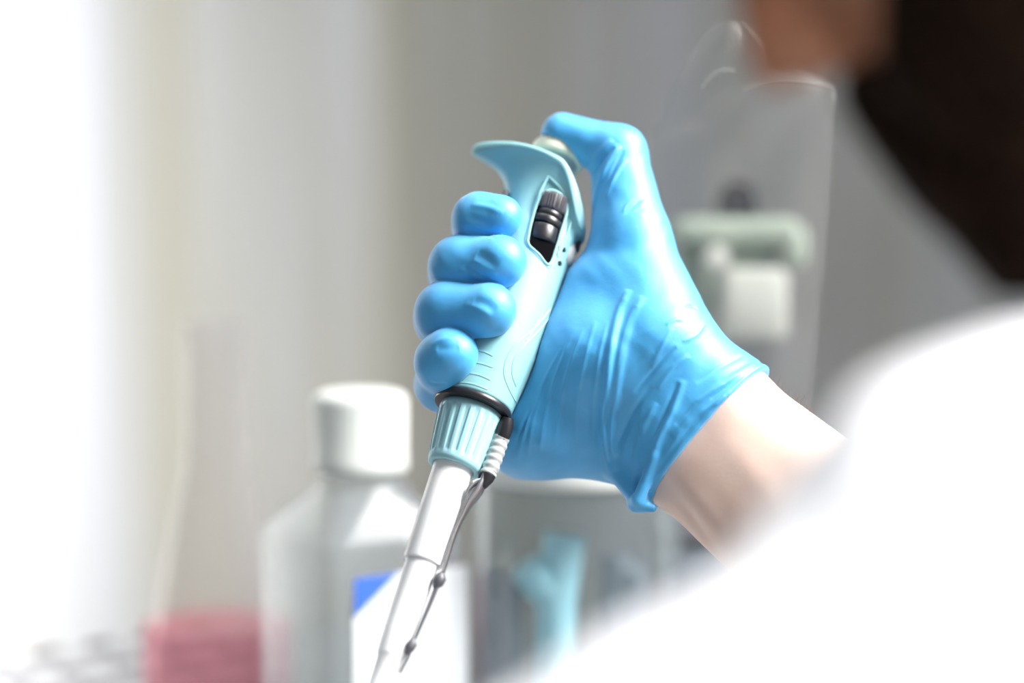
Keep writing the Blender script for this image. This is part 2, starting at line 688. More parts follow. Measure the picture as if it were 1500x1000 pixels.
def left_arm(p, g):
    k = 560.0 / FPX
    d = cone(p, BALL, SHL, 338 * k - g, 335 * k - g)
    d = smin(d, cone(p, SLV0, SLV1, 285 * k - g, 240 * k - g), 20)
    d = smin(d, cone(p, SHL, NECK1 + np.array((-25, -50, 30)), 50 - g, 50 - g), 30)
    return d


def body_f(p):
    d = head_f(p)
    d = smin(d, cone(p, NECK0, NECK1, 54, 60), 25)
    t = smin(cone(p, CHEST, HIP, 118, 120), cone(p, NECK1 + np.array((10, -60, 60)), NECK1 + np.array((10, -60, -90)), 62, 62), 50)
    d = smin(d, t, 40)
    d = smin(d, left_arm(p, 9), 30)
    d = smin(d, cone(p, SHR, EL, 50, 38), 20)
    d = smin(d, cone(p, SHR, NECK1 + np.array((10, -60, -60)), 52, 60), 40)
    m = skin_hand_f(p)
    return smin(d, m, 6)


def coat_f(p):
    t = smin(cone(p, CHEST, HIP, 126, 132), cone(p, NECK1 + np.array((10, -62, 60)), NECK1 + np.array((10, -62, -90)), 70, 70), 50)
    d = smin(t, left_arm(p, 0), 30)
    d = smin(d, cone(p, SHR, EL, 60, 52), 20)
    d = smin(d, cone(p, SHR, NECK1 + np.array((10, -62, -60)), 60, 68), 40)
    fs = WR + FD * 150
    sl = smax(cone(p, fs, EL, 52, 56), -((p - fs.astype(np.float32)) @ FD.astype(np.float32)), 2)
    d = smin(d, sl, 12)
    neck = cone(p, NECK0, NECK1, 62, 68)
    # open collar round the neck
    s = (p - NECK1.astype(np.float32)) @ ((NECK0 - NECK1) / np.linalg.norm(NECK0 - NECK1)).astype(np.float32)
    col = smax(neck - 6, np.abs(s - 10) - 22, 4)
    d = smin(d, col, 14)
    # soft folds on the sleeve
    d = d + 1.2 * np.sin(p[:, 0] * .11 + p[:, 1] * .06) * np.sin(p[:, 1] * .05 + p[:, 2] * .07)
    return smax(d, -(cone(p, NECK0, NECK1, 57, 62)), 3)


def beard_f(p):
    q = hl(p)
    a = sym(q)
    d = cone(a, (6, 66, -20), (20, 54, -62), 12, 18)
    d = smin(d, cone(a, (20, 54, -62), (84, 12, -92), 20, 22), 14)
    d = smin(d, cone(a, (88, 0, -90), (97, 0, -62), 20, 8), 10)
    d = smin(d, cone(a, (60, 0, -100), (20, 30, -95), 24, 22), 14)
    d = smin(d, cone(a, (2, 70, 40), (6, 68, -20), 9, 12), 8)
    d = smin(d, cone(a, (99, 3, -35), (88, 27, -48), 5.5, 7), 5)
    d = smin(d, cone(a, (88, 27, -48), (84, 24, -75), 9, 14), 8)
    d = smin(d, cone(a, (45, 50, -45), (70, 34, -62), 14, 14), 10)
    d = smin(d, cone(a, (8, 68, 12), (60, 46, -30), 15, 13), 12)
    d = smin(d, cone(a, (97, 0, -56), (88, 20, -56), 11, 11), 5)
    d = smin(d, cone(a, (58, 48, -10), (84, 27, -38), 16, 13), 10)
    d = smin(d, cone(a, (30, 58, -30), (70, 42, -45), 20, 18), 10)
    d = smin(d, cone(a, (100, 0, -42), (97, 10, -70), 9, 13), 6)
    d = smin(d, cone(a, (97, 0, -68), (92, 6, -105), 13, 18), 8)
    return d + 1.0 * np.sin(q[:, 0] * .9) * np.sin(q[:, 1] * .8) * np.sin(q[:, 2] * .6)


def hair_f(p):
    q = hl(p)
    a = sym(q)
    d = ell(q, (-12, 0, 44), (104, 84, 92))
    cut = q[:, 2] - 30 + np.clip(q[:, 0] * -.55, -60, 60) * 1.0
    d = smax(d, -cut, 6)
    d = smax(d, q[:, 0] - 70 - np.clip((q[:, 2] - 95) * 1.0, -60, 30), 6)
    return d + 1.2 * np.sin(q[:, 0] * .5 + q[:, 2] * .3) * np.sin(q[:, 1] * .6)


# ------------------------------------------------------------------ person
def sdf_obj(name, f, lo, hi, h, material, parent=None, loc=None, it=2, post=None):
    V, Fc = sdf_mesh(f, lo, hi, h)
    V = relax(V, Fc, it)
    if post: V = post(V, Fc)
    return mesh(name, to_world(V), Fc, material, parent, loc, fix=False)


def forearm_post(V, Fc):
    Nn = vnormals(V, Fc)
    d = np.zeros(len(V))
    for pl, amp, wd in (([(985, 700), (1035, 755), (1090, 830)], 1.5, 4.5), ([(960, 690), (1010, 760), (1060, 830)], -1.2, 4.0), ([(1060, 640), (1110, 700), (1160, 770)], .7, 6)):
        L = hit(body_f_arm, *np.array(pl, float).T)
        q, t = polydist(V, L)
        d += amp * np.exp(-(q / wd) ** 2) * np.sin(np.pi * np.clip(t, 0.02, .98)) ** .5
    return V + Nn * d[:, None]


def body_f_arm(p):
    return hand(p)


person = sdf_obj('person', body_f, (-60, -660, -1060), (520, 330, -480), 2.6, M['skin'],
                 loc=to_world(HIP + np.array((0, -125, 0))), it=2, post=forearm_post)
person.data.materials.append(M['face'])
_n = len(person.data.polygons)
_c = np.empty(_n * 3)
person.data.polygons.foreach_get('center', _c)
_c = (((_c.reshape(-1, 3) + np.array(person.location)) - CAM) @ RB.T * 1000).astype(np.float32)
_q = hl(_c)
person.data.polygons.foreach_set('material_index', ((_q[:, 2] > -135) & (_q[:, 0] > -120) & (np.abs(_q[:, 1]) < 110) & (_q[:, 0] < 140) & (head_f(_c) < 12)).astype(np.int32) | (cone(_c, NECK0, NECK1, 58, 62) < 7).astype(np.int32))
tag(person, 'bearded person in a white lab coat and blue glove, leaning over the pipette', 'person')

sdf_obj('lab_coat', coat_f, (-90, -680, -1070), (540, 120, -480), 4.0, M['coat'], person, it=3)
sdf_obj('beard', beard_f, HCEN - 150, HCEN + 150, 2.0, M['beard'], person, it=1)
sdf_obj('hair', hair_f, HCEN - 170, HCEN + 190, 3.0, M['beard'], person, it=1)
for s in (-1, 1):
    e = MB()
    c = hw((74, 31 * s, 14))
    rows = []
    for a in np.linspace(.02, math.pi - .02, 14):
        rows.append([to_world(c + 12 * (math.cos(a) * HX + math.sin(a) * (math.cos(b) * HY + math.sin(b) * HZ))) for b in np.linspace(0, 2 * math.pi, 20, endpoint=False)])
    e.grid(rows)
    eye = e.obj('eye', M['eye'], person)
    g = (HX * .93 - HZ * .37)
    MB().lathe(to_world(c + g * 10.2), g @ RB, [(.0052, 0), (.0050, .0008), (.0030, .0017), (.0008, .0020)], 24).obj('iris', M['dull'], eye)
    e = MB()
    pts = [to_world(hw((95 - abs(k) * 0.0 - (k / 24) ** 2 * 8 - 4, s * (14 + k * 1.6), 37 + 4 * math.sin(k / 16 * math.pi)))) for k in range(0, 21, 2)]
    e.tube(pts, [.002 + .002 * math.sin(i / 10 * math.pi) for i in range(len(pts))], 8)
    e.obj('eyebrow', M['beard'], person)

# fine hair along the wrist's upper edge
hb = MB()
for i in range(45):
    f = random.random()
    px, py = 1122 + 75 * f + random.uniform(-3, 0), 556 + 54 * f + random.uniform(0, 5)
    base = hit(hand, px, py + 2)[0]
    tip = base + np.array((random.uniform(-.2, 2.2), random.uniform(3.0, 6.5), random.uniform(-1, 2)))
    mid = (base + tip) / 2 + np.array((-.8, .4, 0)) * random.uniform(.4, 1.3)
    hb.tube(to_world(np.array([base - (0, .6, 0), mid, tip])), [3.5e-5, 3e-5, 1e-5], 4)
tag(hb.obj('arm_hair', M['armhair'], person), kind='stuff')

# glove --------------------------------------------------------------
FOLDS = [  # pixel polyline, height mm, width mm
    ([(921, 424), (908, 455), (897, 500), (889, 560), (884, 620), (888, 665), (896, 692)], 1.81, 1.5),
    ([(942, 434), (926, 462), (914, 500), (905, 550), (897, 610), (897, 655), (904, 690)], 1.59, 1.5),
    ([(914, 440), (902, 480), (893, 530), (884, 590)], -0.51, 1.0),
    ([(932, 450), (917, 490), (903, 560), (893, 620)], -0.72, 1.1),
    ([(890, 470), (878, 520), (870, 580), (868, 640)], 0.43, .9),
    ([(872, 470), (858, 520), (846, 580), (842, 650)], 0.41, .9),
    ([(855, 480), (836, 530), (820, 590), (812, 660)], 0.41, .8),
    ([(838, 490), (818, 540), (800, 600), (790, 665)], 0.36, .8),
    ([(822, 510), (800, 555), (782, 610), (772, 670)], 0.36, .8),
    ([(806, 540), (786, 580), (768, 630), (758, 675)], 0.43, .8),
    ([(792, 570), (774, 606), (758, 645), (750, 670)], -0.43, .8),
    ([(898, 205), (880, 222), (866, 246)], 0.80, 1.5), ([(908, 214), (892, 238), (880, 268)], 1.01, .8),
    ([(914, 220), (900, 246), (886, 280)], -0.58, .7), ([(906, 212), (886, 240), (872, 290), (866, 330)], 0.72, 1.3),
    ([(918, 232), (902, 256), (888, 290)], 0.72, .7), ([(900, 216), (882, 236), (868, 256)], -0.72, 1.0),
    ([(928, 290), (918, 300), (912, 311)], 0.43, .5), ([(938, 292), (926, 304), (916, 313)], -0.36, .5),
    ([(946, 292), (936, 303)], 0.36, .5), ([(945, 306), (930, 309)], -0.29, .5),
    ([(1000, 448), (1014, 448), (1022, 453)], -0.43, .5), ([(975, 476), (990, 468), (1002, 470)], 0.43, .6),
    ([(990, 508), (975, 522), (955, 545), (930, 575)], -0.65, .8), ([(1010, 520), (985, 540), (962, 570)], 0.51, 1.0),
    ([(1000, 556), (985, 600), (965, 640), (955, 675), (940, 705)], 1.16, 1.6), ([(994, 560), (976, 602), (956, 645)], -0.80, 1.1),
    ([(962, 590), (940, 630), (932, 680), (928, 720)], 1.01, 1.5), ([(944, 600), (922, 640), (912, 680)], 0.58, 1.5),
    ([(955, 566), (930, 600), (910, 640), (905, 665)], -0.58, 1.2), ([(930, 606), (938, 640), (930, 690)], -0.72, 1.1),
    ([(1016, 592), (1000, 610), (990, 622)], -0.40, 1.0), ([(1060, 560), (1030, 588), (1005, 614), (985, 640)], 0.80, 1.6),
    ([(1112, 528), (1080, 548), (1050, 568), (1020, 590)], 0.72, 1.1), ([(1110, 538), (1075, 560), (1040, 585)], -0.65, .9),
    ([(1100, 556), (1060, 582), (1020, 612), (985, 650), (962, 690)], 0.72, 1.3),
    ([(1090, 520), (1060, 535), (1020, 560)], -0.43, 1.0), ([(985, 480), (968, 510), (955, 540)], 0.36, 1.0),
    ([(1035, 470), (1020, 490), (1000, 500)], 0.36, .8),
    ([(690, 300), (712, 303), (738, 312)], 0.49, 1.38), ([(680, 335), (705, 341), (730, 350)], -0.43, 1.00), ([(684, 318), (700, 322), (722, 330)], -0.38, 1.50),
    ([(692, 380), (708, 390), (730, 402)], 0.65, 1.50), ([(698, 371), (712, 377), (728, 392)], -0.76, 2.00), ([(672, 394), (690, 402), (710, 413)], 0.43, 1.12),
    ([(680, 388), (695, 396), (712, 408)], -0.38, 0.88),
    ([(680, 446), (700, 452), (722, 464)], 0.38, 1.38), ([(694, 440), (710, 444), (726, 456)], -0.54, 2.00),
    ([(630, 505), (650, 497), (672, 492)], 0.38, 1.25), ([(640, 512), (655, 510), (672, 508)], -0.49, 2.00), ([(628, 560), (640, 563), (655, 562)], -0.54, 1.00),
]


def glove_post(V, Fc):
    Nn = vnormals(V, Fc)
    d = np.zeros(len(V))
    for pl, amp, wd in FOLDS:
        a = spline(pl, max(6, 5 * (len(pl) - 1)))
        L = hit(glove_f, a[:, 0], a[:, 1])
        lo, hi = L.min(0) - 4 * wd, L.max(0) + 4 * wd
        s = np.where(((V > lo) & (V < hi)).all(1))[0]
        q, t = polydist(V[s], L)
        fade = np.sin(np.pi * np.clip(t, 0.0, 1)) ** .6
        d[s] += amp * fade * np.exp(-(q / wd) ** 2)
    # faint overall crinkle
    d += .10 * np.sin(V[:, 0] * .55 + 2 * np.sin(V[:, 1] * .21)) * np.sin(V[:, 1] * .38 + V[:, 2] * .3)
    return V + Nn * d[:, None]


glove = sdf_obj('glove', glove_f, (-48, -80, -1020), (118, 100, -895), .55, M['glove'], person, it=2, post=glove_post)

# left hand beyond the near sleeve
LHD = (SLV1 - SLV0) / np.linalg.norm(SLV1 - SLV0)
LHS = np.array((0.25, -0.55, .8))
LHS -= LHD * (LHS @ LHD)
LHS /= np.linalg.norm(LHS)
LHN = np.cross(LHD, LHS)
if LHN[1] > 0: LHN = -LHN


def left_hand_f(p):
    w0 = SLV1 + LHD * 10
    d = cone(p, w0, w0 + LHD * 45, 30, 27)
    k0 = w0 + LHD * 125
    for i, (o, ln) in enumerate(((-30, 64), (-10, 76), (10, 72), (29, 58))):
        a = k0 + LHS * o - LHD * abs(o) * .25
        d = smin(d, cone(p, w0 + LHD * 50 + LHS * o * .6, a, 20, 13), 14)
        b = a + LHD * ln * .50 + LHN * ln * .12
        c = b + LHD * ln * .34 + LHN * ln * .36
        f = smin(cone(p, a, b, 11.5, 10), cone(p, b, c, 10, 8.2), 3)
        d = smin(d, f, 2)
    a = w0 + LHD * 50 - LHS * 24
    b = a + LHD * 34 - LHS * 22 + LHN * 8
    d = smin(d, smin(cone(p, a, b, 17, 12.5), cone(p, b, b + LHD * 34 - LHS * 4 + LHN * 12, 12, 9), 3), 6)
    return d


sdf_obj('glove', left_hand_f, SLV1 + LHD * 110 - 160, SLV1 + LHD * 110 + 160, 1.8, M['glove'], person, it=1)

# ------------------------------------------------------------------ pipette
pip = empty('pipette', QW(0, 0, -150), 'pale teal and white hand pipette held in the blue glove', 'pipette')
NR = 96
A = np.linspace(0, 2 * math.pi, NR, endpoint=False)


def ring(t, r, c=0.0):
    return [QW(c + r * math.cos(a), r * math.sin(a), t) for a in A]


# handle with the flared finger rest
rows = []
for t in np.linspace(1.2, 78, 60):
    rows.append(ring(t, hand_radius(t), hand_centre(t)))


def rim(a):
    """top edge of the finger rest: low at the palm, drawn out into a hook over the index finger; and its lip's height"""
    c, s = math.cos(a), math.sin(a)
    if c >= 0:
        u = 2.0 + 19.0 * c
        t = 106.5 - 22 * c ** 1.4
    else:
        u = 2.0 + 34.5 * c
        t = 106.5 + 1.6 * math.sin(min(-c, 1) * math.pi) + 2.2 * (-c)
    v = s * (18.5 - 6.5 * max(-c, 0) ** 2)
    lip = 1.6 + 5.0 * math.exp(-((a - 0.85) / .5) ** 2) + 2.2 * math.exp(-((a - 2.85) / .6) ** 2)
    return u, v, t, lip


for k in np.linspace(0, 1, 40)[1:]:
    r = []
    for a in A:
        u0, v0 = hand_centre(78) + hand_radius(78) * math.cos(a), hand_radius(78) * math.sin(a)
        u1, v1, t1, lip = rim(a)
        c = math.cos(a)
        b = .5 - .5 * c
        f = b * (.45 * k ** 2.3 + .55 * k ** 12) + (1 - b) * (.25 * k ** 2.2 + .75 * k ** 9)
        neck = .16 * math.sin(math.pi * min(k * 1.1, 1)) * abs(math.sin(a))
        r.append(QW(u0 + (u1 - u0) * f, v0 * (1 - neck) * (1 - f) + v1 * f, 78 + (t1 - lip - 78) * k))
    rows.append(r)
# rounded lip and the dished top
for f, w, dt in ((1.02, .12, 0), (1.03, .5, 0), (1.03, .88, 0), (1.015, 1, .3), (.98, 1, .6), (.92, 1, .5), (.82, 1, -.4), (.66, 1, -1.8), (.48, 1, -3.2), (.32, 1, -4), (.2, 1, -4.4)):
    r = []
    for a in A:
        u1, v1, t1, lip = rim(a)
        tc = 101
        tt = t1 - lip * (1 - w)
        r.append(QW(u1 * f, v1 * f, (tt if f > .9 else tc + (t1 - tc) * f) + dt))
    rows.append(r)
mb = MB().grid(rows)
handle = mb.obj('handle', M['teal'], pip, sharp=None)


def on(u_px, py, off=.0):
    """a point on the handle's front under a photo pixel"""
    def f(p):
        u, v, t = local(p)
        return np.sqrt((u - hand_centre(t)) ** 2 + v * v) - hand_radius(t) - off
    return hit(f, u_px, py)


def surf_strip(pix, r, name, material, parent, off=0.0, n=40, closed=False, flat=.6):
    pl = spline(pix, n)
    pts = on(pl[:, 0], pl[:, 1], off)
    b = MB()
    b.tube(to_world(pts), r, 8, flat=flat, side=PV @ RB)
    return b.obj(name, material, parent)


# moulded grip lines
for pix in ([(700, 513), (712, 516), (722, 521)], [(694, 530), (708, 533), (722, 538)], [(686, 546), (702, 549), (718, 556)], [(672, 560), (692, 562), (714, 570)]):
    surf_strip(pix, .00035, 'grip_line', M['teal'], handle)
surf_strip([(806, 452), (785, 478), (760, 500), (744, 520), (738, 545), (745, 568), (757, 590)], .0004, 'grip_line', M['teal'], handle)
surf_strip([(810, 458), (788, 485), (764, 510), (752, 528), (750, 548), (756, 566)], .00035, 'grip_line', M['teal'], handle)
for k in range(6):
    surf_strip([(763 + 4 * k, 512 - 7 * k), (768 + 4 * k, 506 - 7 * k), (775 + 4 * k, 497 - 8 * k)], .0003, 'grip_line', M['teal'], handle, n=10)

# volume window with its drums


def window_plate(pix, off0, off1, name, material, parent):
    """solid plate following the handle's surface inside a pixel outline"""
    pix = np.array(pix, float)
    n = len(pix)
    c = pix.mean(0)
    rings = [0.02, .35, .65, .85, 1.0]
    rows = []
    for k in rings:
        q = c + (pix - c) * k
        rows.append(list(to_world(on(q[:, 0], q[:, 1], off1))))
    rows.append(list(to_world(on(pix[:, 0], pix[:, 1], off0))))
    return MB().grid(rows, cap0=True, cap1=True).obj(name, material, parent)


WIN = spline([(775, 352), (779, 330), (787, 302), (795, 287), (806, 281), (818, 285), (827, 297), (828, 312), (821, 336), (814, 360), (804, 385), (790, 370), (778, 359), (775, 352)], 60)[:-1]
wc = WIN.mean(0)
frame = MB()
fp = wc + (WIN - wc) * np.array((1.08, 1.05))
pts = to_world(on(fp[:, 0], fp[:, 1], .1))
frame.tube(np.concatenate([pts, pts[:2]]), .0006, 10)
win = window_plate(WIN, -2, .25, 'volume_window', M['dull'], handle)
frame.obj('window_frame', M['teal'], win)
surf_strip([(803, 258), (793, 278), (783, 304), (774, 336), (771, 356), (786, 373), (804, 393)], .0005, 'window_ridge', M['teal'], handle, .0)
surf_strip([(803, 258), (818, 272), (832, 292), (838, 312), (830, 345), (812, 392)], .0004, 'window_ridge', M['teal'], handle, .0)


def drum(p0, p1, r_mm, name, material, ribs=0, off=-1.6):
    a, b = on(p0[0], p0[1], off)[0], on(p1[0], p1[1], off)[0]
    ax = b - a
    ln = np.linalg.norm(ax)
    ax = ax / ln
    x = np.cross(ax, (0, 0, 1.0))
    x /= np.linalg.norm(x)
    y = np.cross(ax, x)
    rows = []
    nn = 144 if ribs else 48
    for f, k in ((0, .90), (.06, .98), (.12, 1), (.88, 1), (.94, .98), (1, .90)):
        rr = []
        for q in np.linspace(0, 2 * math.pi, nn, endpoint=False):
            m = 1 + (.06 * (1 if math.sin(q * ribs) > 0 else -1) * (k == 1 or k == .98) if ribs else 0)
            rr.append(to_world(a + ax * ln * f + r_mm * k * m * (math.cos(q) * x + math.sin(q) * y)))
        rows.append(rr)
    return MB().grid(rows).obj(name, material, win, sharp=50)


drum((810.5, 290), (804, 314), 6.6, 'dial_drum', M['darkgrey'], 36, -4.6)
drum((803.5, 315), (801, 323), 6.5, 'dial_drum', M['black'], 0, -4.9)
drum((800.5, 324), (797, 334), 6.9, 'dial_drum', M['black'], 0, -5.1)
drum((796.5, 335), (791, 358), 6.5, 'dial_drum', M['black'], 0, -4.8)

# printed marks
for i, (x, y) in enumerate(((826, 366), (820, 386))):
    q = np.array([(x - 2.8, y - 3.2), (x + 1.8, y - 3.8), (x + 2.8, y + 2.4), (x - 1.8, y + 3.2)])
    window_plate(spline(np.vstack([q, q[:1]]), 17)[:-1], -.3, .12, 'printed_mark', M['black'], handle)
surf_strip([(817, 361), (819, 366), (816, 369), (816, 375), (818, 377)], .00022, 'printed_mark', M['black'], handle, .05, n=14)
surf_strip([(819, 360), (818, 361.5)], .0003, 'printed_mark', M['black'], handle, .05, n=4)

# lever under the rest, on the palm side, and the dark clip at the far side
lv = MB()
lv.lathe(QW(16.6, 4, 69), PA @ RB, [(.002, 0), (.0030, .001), (.0034, .003), (.0032, .007), (.002, .009)], 24)
lv.obj('ejector_lever', M['grey'], pip)
lv = MB()
lv.tube([QW(17.2, 0, 75), QW(18.4, 0, 79), QW(18.2, -1, 84), QW(17.0, -1, 87)], [.0016, .0026, .0028, .002], 14)
lv.obj('lever_hinge', M['darkgrey'], pip)
lv = MB()
lv.box(QW(-14.6, 2, 88), PU @ RB * .0012, PV @ RB * .004, PA @ RB * .004, bev=.0008)
lv.obj('rest_clip', M['darkgrey'], pip)

# plunger
st_ = MB().lathe(QW(0, 0, 94), PA @ RB, [(.0046, 0), (.0046, .016), (.0070, .0175), (.0096, .0192), (.0100, .0200)], 40)
st_.obj('plunger_stem', M['grey'], pip)
bt = MB().lathe(QW(.8, 0, 113.6), PA @ RB, [(.0098, 0), (.0109, .0004), (.0114, .0012), (.0114, .0050), (.0109, .0063), (.0092, .0070)], 56)
bt.obj('plunger_button', M['cream'], pip)

# black ring, ribbed collar, white shaft
MB().lathe(QW(0, 0, -1.6), PA @ RB, [(.0140, 0), (.0153, .0003), (.0156, .0011), (.0156, .0021), (.0152, .0029), (.0140, .0032)], 96).obj('black_ring', M['black'], pip)
rows = []
NC = 288
for t, r, am in ((-1.6, 12.6, 0), (-4.0, 12.75, 0), (-4.8, 12.6, .45), (-6, 12.5, 1), (-14, 11.7, 1), (-22, 10.8, 1), (-22.8, 10.75, .5), (-23.4, 10.8, 0), (-24.8, 10.7, 0), (-26.2, 10.3, 0), (-26.6, 9.6, 0), (-26.6, 8.3, 0), (-25.5, 8.1, 0)):
    rr = []
    for q in np.linspace(0, 2 * math.pi, NC, endpoint=False):
        g = math.cos(q * 20)
        rr.append(QW((r + am * .5 * max(-.6, min(g * 2.2, .6))) * math.cos(q), (r + am * .5 * max(-.6, min(g * 2.2, .6))) * math.sin(q), t))
    rows.append(rr)
MB().grid(rows).obj('ribbed_collar', M['collar'], pip, sharp=None)
MB().lathe(QW(0, 0, -25), -PA @ RB, [(.0079, 0), (.0078, .010), (.0075, .0405), (.0073, .0413), (.00645, .0416), (.0063, .0425), (.0060, .068), (.0057, .0795), (.0055, .0802), (.0050, .081), (.0047, .092), (.0040, .105), (.0033, .118), (.0028, .132), (.0012, .133)], 64).obj('shaft', M['white'], pip, sharp=50)

# tip ejector: black clip, ribbed sleeve, bright curled strip with two clips
def ej(px, py, dz=2.5):
    t = -((px - 693) * -.313 + (py - 597) * .95) / 3.75 / .927
    return H(px, py, float(Q(0, 0, t)[2] + 945.0) + dz)


arm = empty('ejector_arm', (0, 0, 0), None, None)
for k in ('label', 'category'):
    if k in arm: del arm[k]
bpy.data.objects.remove(arm)
e1 = MB().tube(to_world([ej(744, 612, 6), ej(741, 624, 5), ej(735, 640, 4), ej(731, 650, 3)]), [.0024, .0032, .0032, .0026], 16)
ea = e1.obj('ejector_arm', M['black'], pip)
pts = np.array([ej(x, y, 3.5) for x, y in spline([(735, 638), (729, 656), (722, 676), (714, 696)], 37)])
e2 = MB().tube(to_world(pts), [.0031 + (.00035 if (i // 3) % 2 else 0) for i in range(37)], 20)
e2.obj('ribbed_sleeve', M['grey'], ea)
e3 = MB().tube(to_world([ej(718, 690, 3.5), ej(712, 700, 3.5), ej(705, 712, 3.5)]), [.0030, .0032, .0020], 14)
e3.obj('sleeve_tip', M['black'], ea)
side = (PV * .35 + PU) @ RB
pl = spline([(711, 698), (703, 716), (690, 734), (680, 752), (668, 778), (657, 812), (649, 838), (640, 858)], 40)
e4 = MB().tube(to_world([ej(x, y, 3.0) for x, y in pl]), list(np.interp(np.linspace(0, 1, 40), [0, .15, .33, .5, .8, 1], [.0034, .0036, .0028, .0018, .0014, .0013])), 14, flat=.42, side=side)
e4.obj('metal_strip', M['steel'], ea)
pl = spline([(707, 703), (695, 708), (686, 718), (683, 730)], 14)
e5 = MB().tube(to_world([ej(x, y, 5.0) for x, y in pl]), list(np.interp(np.linspace(0, 1, 14), [0, .5, 1], [.0012, .0018, .0005])), 10, flat=.5, side=side)
e5.obj('metal_strip', M['steel'], ea)
pl = spline([(641, 856), (630, 884), (618, 912), (606, 940), (598, 962), (586, 985)], 24)
e6 = MB().tube(to_world([ej(x, y, 3.0) for x, y in pl]), list(np.linspace(.0009, .0006, 24)), 8)
e6.obj('metal_strip', M['darkgrey'], ea)
for (x, y, r) in ((643, 850, .0024), (602, 946, .0020)):
    c = [ej(x + 5, y - 12, 3), ej(x + 2, y - 4, 3), ej(x - 2, y + 4, 3), ej(x - 6, y + 12, 3)]
    MB().tube(to_world(c), [r * .35, r, r * .95, r * .3], 12).obj('strip_clip', M['darkgrey'], ea)

# ------------------------------------------------------------------ the cabinet
def ground(px, py, d):
    return wpt(px, py, d)


WT = 0.86                                             # work surface height
Cx, Cy = -0.14, 1.50
LD = np.array((-.82, -.572, 0.0))
RD = np.array((.866, -.50, 0.0))
LN = np.array((.572, -.82, 0.0))
RN = np.array((-.50, -.866, 0.0))
ZU = np.array((0, 0, 1.0))


def wall_slab(name, s0, s1, D, Nrm, z0, z1, material):
    c0 = np.array((Cx, Cy, 0)) + D * s0
    c1 = np.array((Cx, Cy, 0)) + D * s1
    c = (c0 + c1) / 2 - Nrm * .01 + ZU * (z0 + z1) / 2
    o = MB().box(c, D * (s1 - s0) / 2, Nrm * .01, ZU * (z1 - z0) / 2).obj(name, material, smooth=False)
    return tag(o, kind='structure')


SLZ0, SLZ1 = WT + .004, WT + .060
R_COVE = .17
_half = math.acos(float(LD @ RD)) / 2
TL = R_COVE / math.tan(_half)


def coved(name, z0, z1, material):
    """the two steel walls and the rounded inner corner that joins them, one bent sheet"""
    b = (LD + RD) / np.linalg.norm(LD + RD)
    K0 = np.array((Cx, Cy, 0)) + b * R_COVE / math.sin(_half)
    e0 = np.array((Cx, Cy, 0)) + LD * TL - K0
    e1 = np.array((Cx, Cy, 0)) + RD * TL - K0
    n0, n1 = e0 / R_COVE, e1 / R_COVE
    ang = math.acos(float(n0 @ n1))
    pts = [np.array((Cx, Cy, 0)) + LD * q for q in (.75, .5, .3)]
    nrm = [LN, LN, LN]
    for f in np.linspace(0, 1, 33):
        v = (math.sin((1 - f) * ang) * n0 + math.sin(f * ang) * n1) / math.sin(ang)
        pts.append(K0 + v * R_COVE)
        nrm.append(-v)
    for q in (.3, .6, .9):
        pts.append(np.array((Cx, Cy, 0)) + RD * q)
        nrm.append(RN)
    rows = []
    for p, n in zip(pts, nrm):
        rows.append([p + ZU * z0, p + ZU * z1, p - n * .02 + ZU * z1, p - n * .02 + ZU * z0])
    return tag(MB().grid(rows).obj(name, material, smooth=True, sharp=45), kind='structure')


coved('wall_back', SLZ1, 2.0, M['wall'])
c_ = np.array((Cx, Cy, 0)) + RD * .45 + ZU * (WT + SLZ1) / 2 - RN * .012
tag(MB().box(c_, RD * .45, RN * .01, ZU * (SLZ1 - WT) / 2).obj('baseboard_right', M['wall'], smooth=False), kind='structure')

# slotted air grille along the foot of the left wall (one sheet with real openings over a dark duct)
gb = MB()
pitch, sw, rh, sh = .0345, .0215, .0135, .0060
ns = 27
nrow = int((SLZ1 - SLZ0) / rh)


def gp(s, z, o=0.0):
    return np.array((Cx, Cy, 0)) + LD * s + ZU * z + LN * o


for r in range(nrow + 1):
    zb = SLZ0 + r * rh
    zt = min(zb + rh - sh, SLZ1)
    if zt > zb:
        gb.box(gp(.37, (zb + zt) / 2, -.001), LD * .37, LN * .001, ZU * (zt - zb) / 2)
    if r == nrow: break
    z1, z2 = zb + rh - sh, zb + rh
    sh0 = (r % 2) * pitch * .5
    for i in range(-1, ns + 1):
        a = max(0, i * pitch + sh0 + sw)
        b = min(.74, (i + 1) * pitch + sh0)
        if b > a:
            gb.box(gp((a + b) / 2, (z1 + z2) / 2, -.001), LD * (b - a) / 2, LN * .001, ZU * (z2 - z1) / 2)
gb.box(gp(.37, (SLZ0 + SLZ1) / 2, -.014), LD * .37, LN * .002, ZU * (SLZ1 - SLZ0) / 2, m=1)
tag(gb.obj('trim_1', [M['wallleft'], M['hole']], smooth=False), kind='structure')

wk = MB().box((-.27, 1.02, WT - .02), (.43, 0, 0), (0, .62, 0), (0, 0, .02), bev=.004)
tag(wk.obj('worktop', M['top']), kind='structure')  # the cabinet's steel work surface

# ------------------------------------------------------------------ square bottle with a white cap
def rsq(c, hx, hy, rad, rot, z, n=8):
    out = []
    for sx, sy, a0 in ((1, 1, 0), (-1, 1, 90), (-1, -1, 180), (1, -1, 270)):
        for da in np.linspace(0, 90, n):
            a = math.radians(a0 + da)
            x, y = sx * (hx - rad) + rad * math.cos(a), sy * (hy - rad) + rad * math.sin(a)
            out.append(np.array((c[0] + x * math.cos(rot) - y * math.sin(rot), c[1] + x * math.sin(rot) + y * math.cos(rot), z)))
    return out


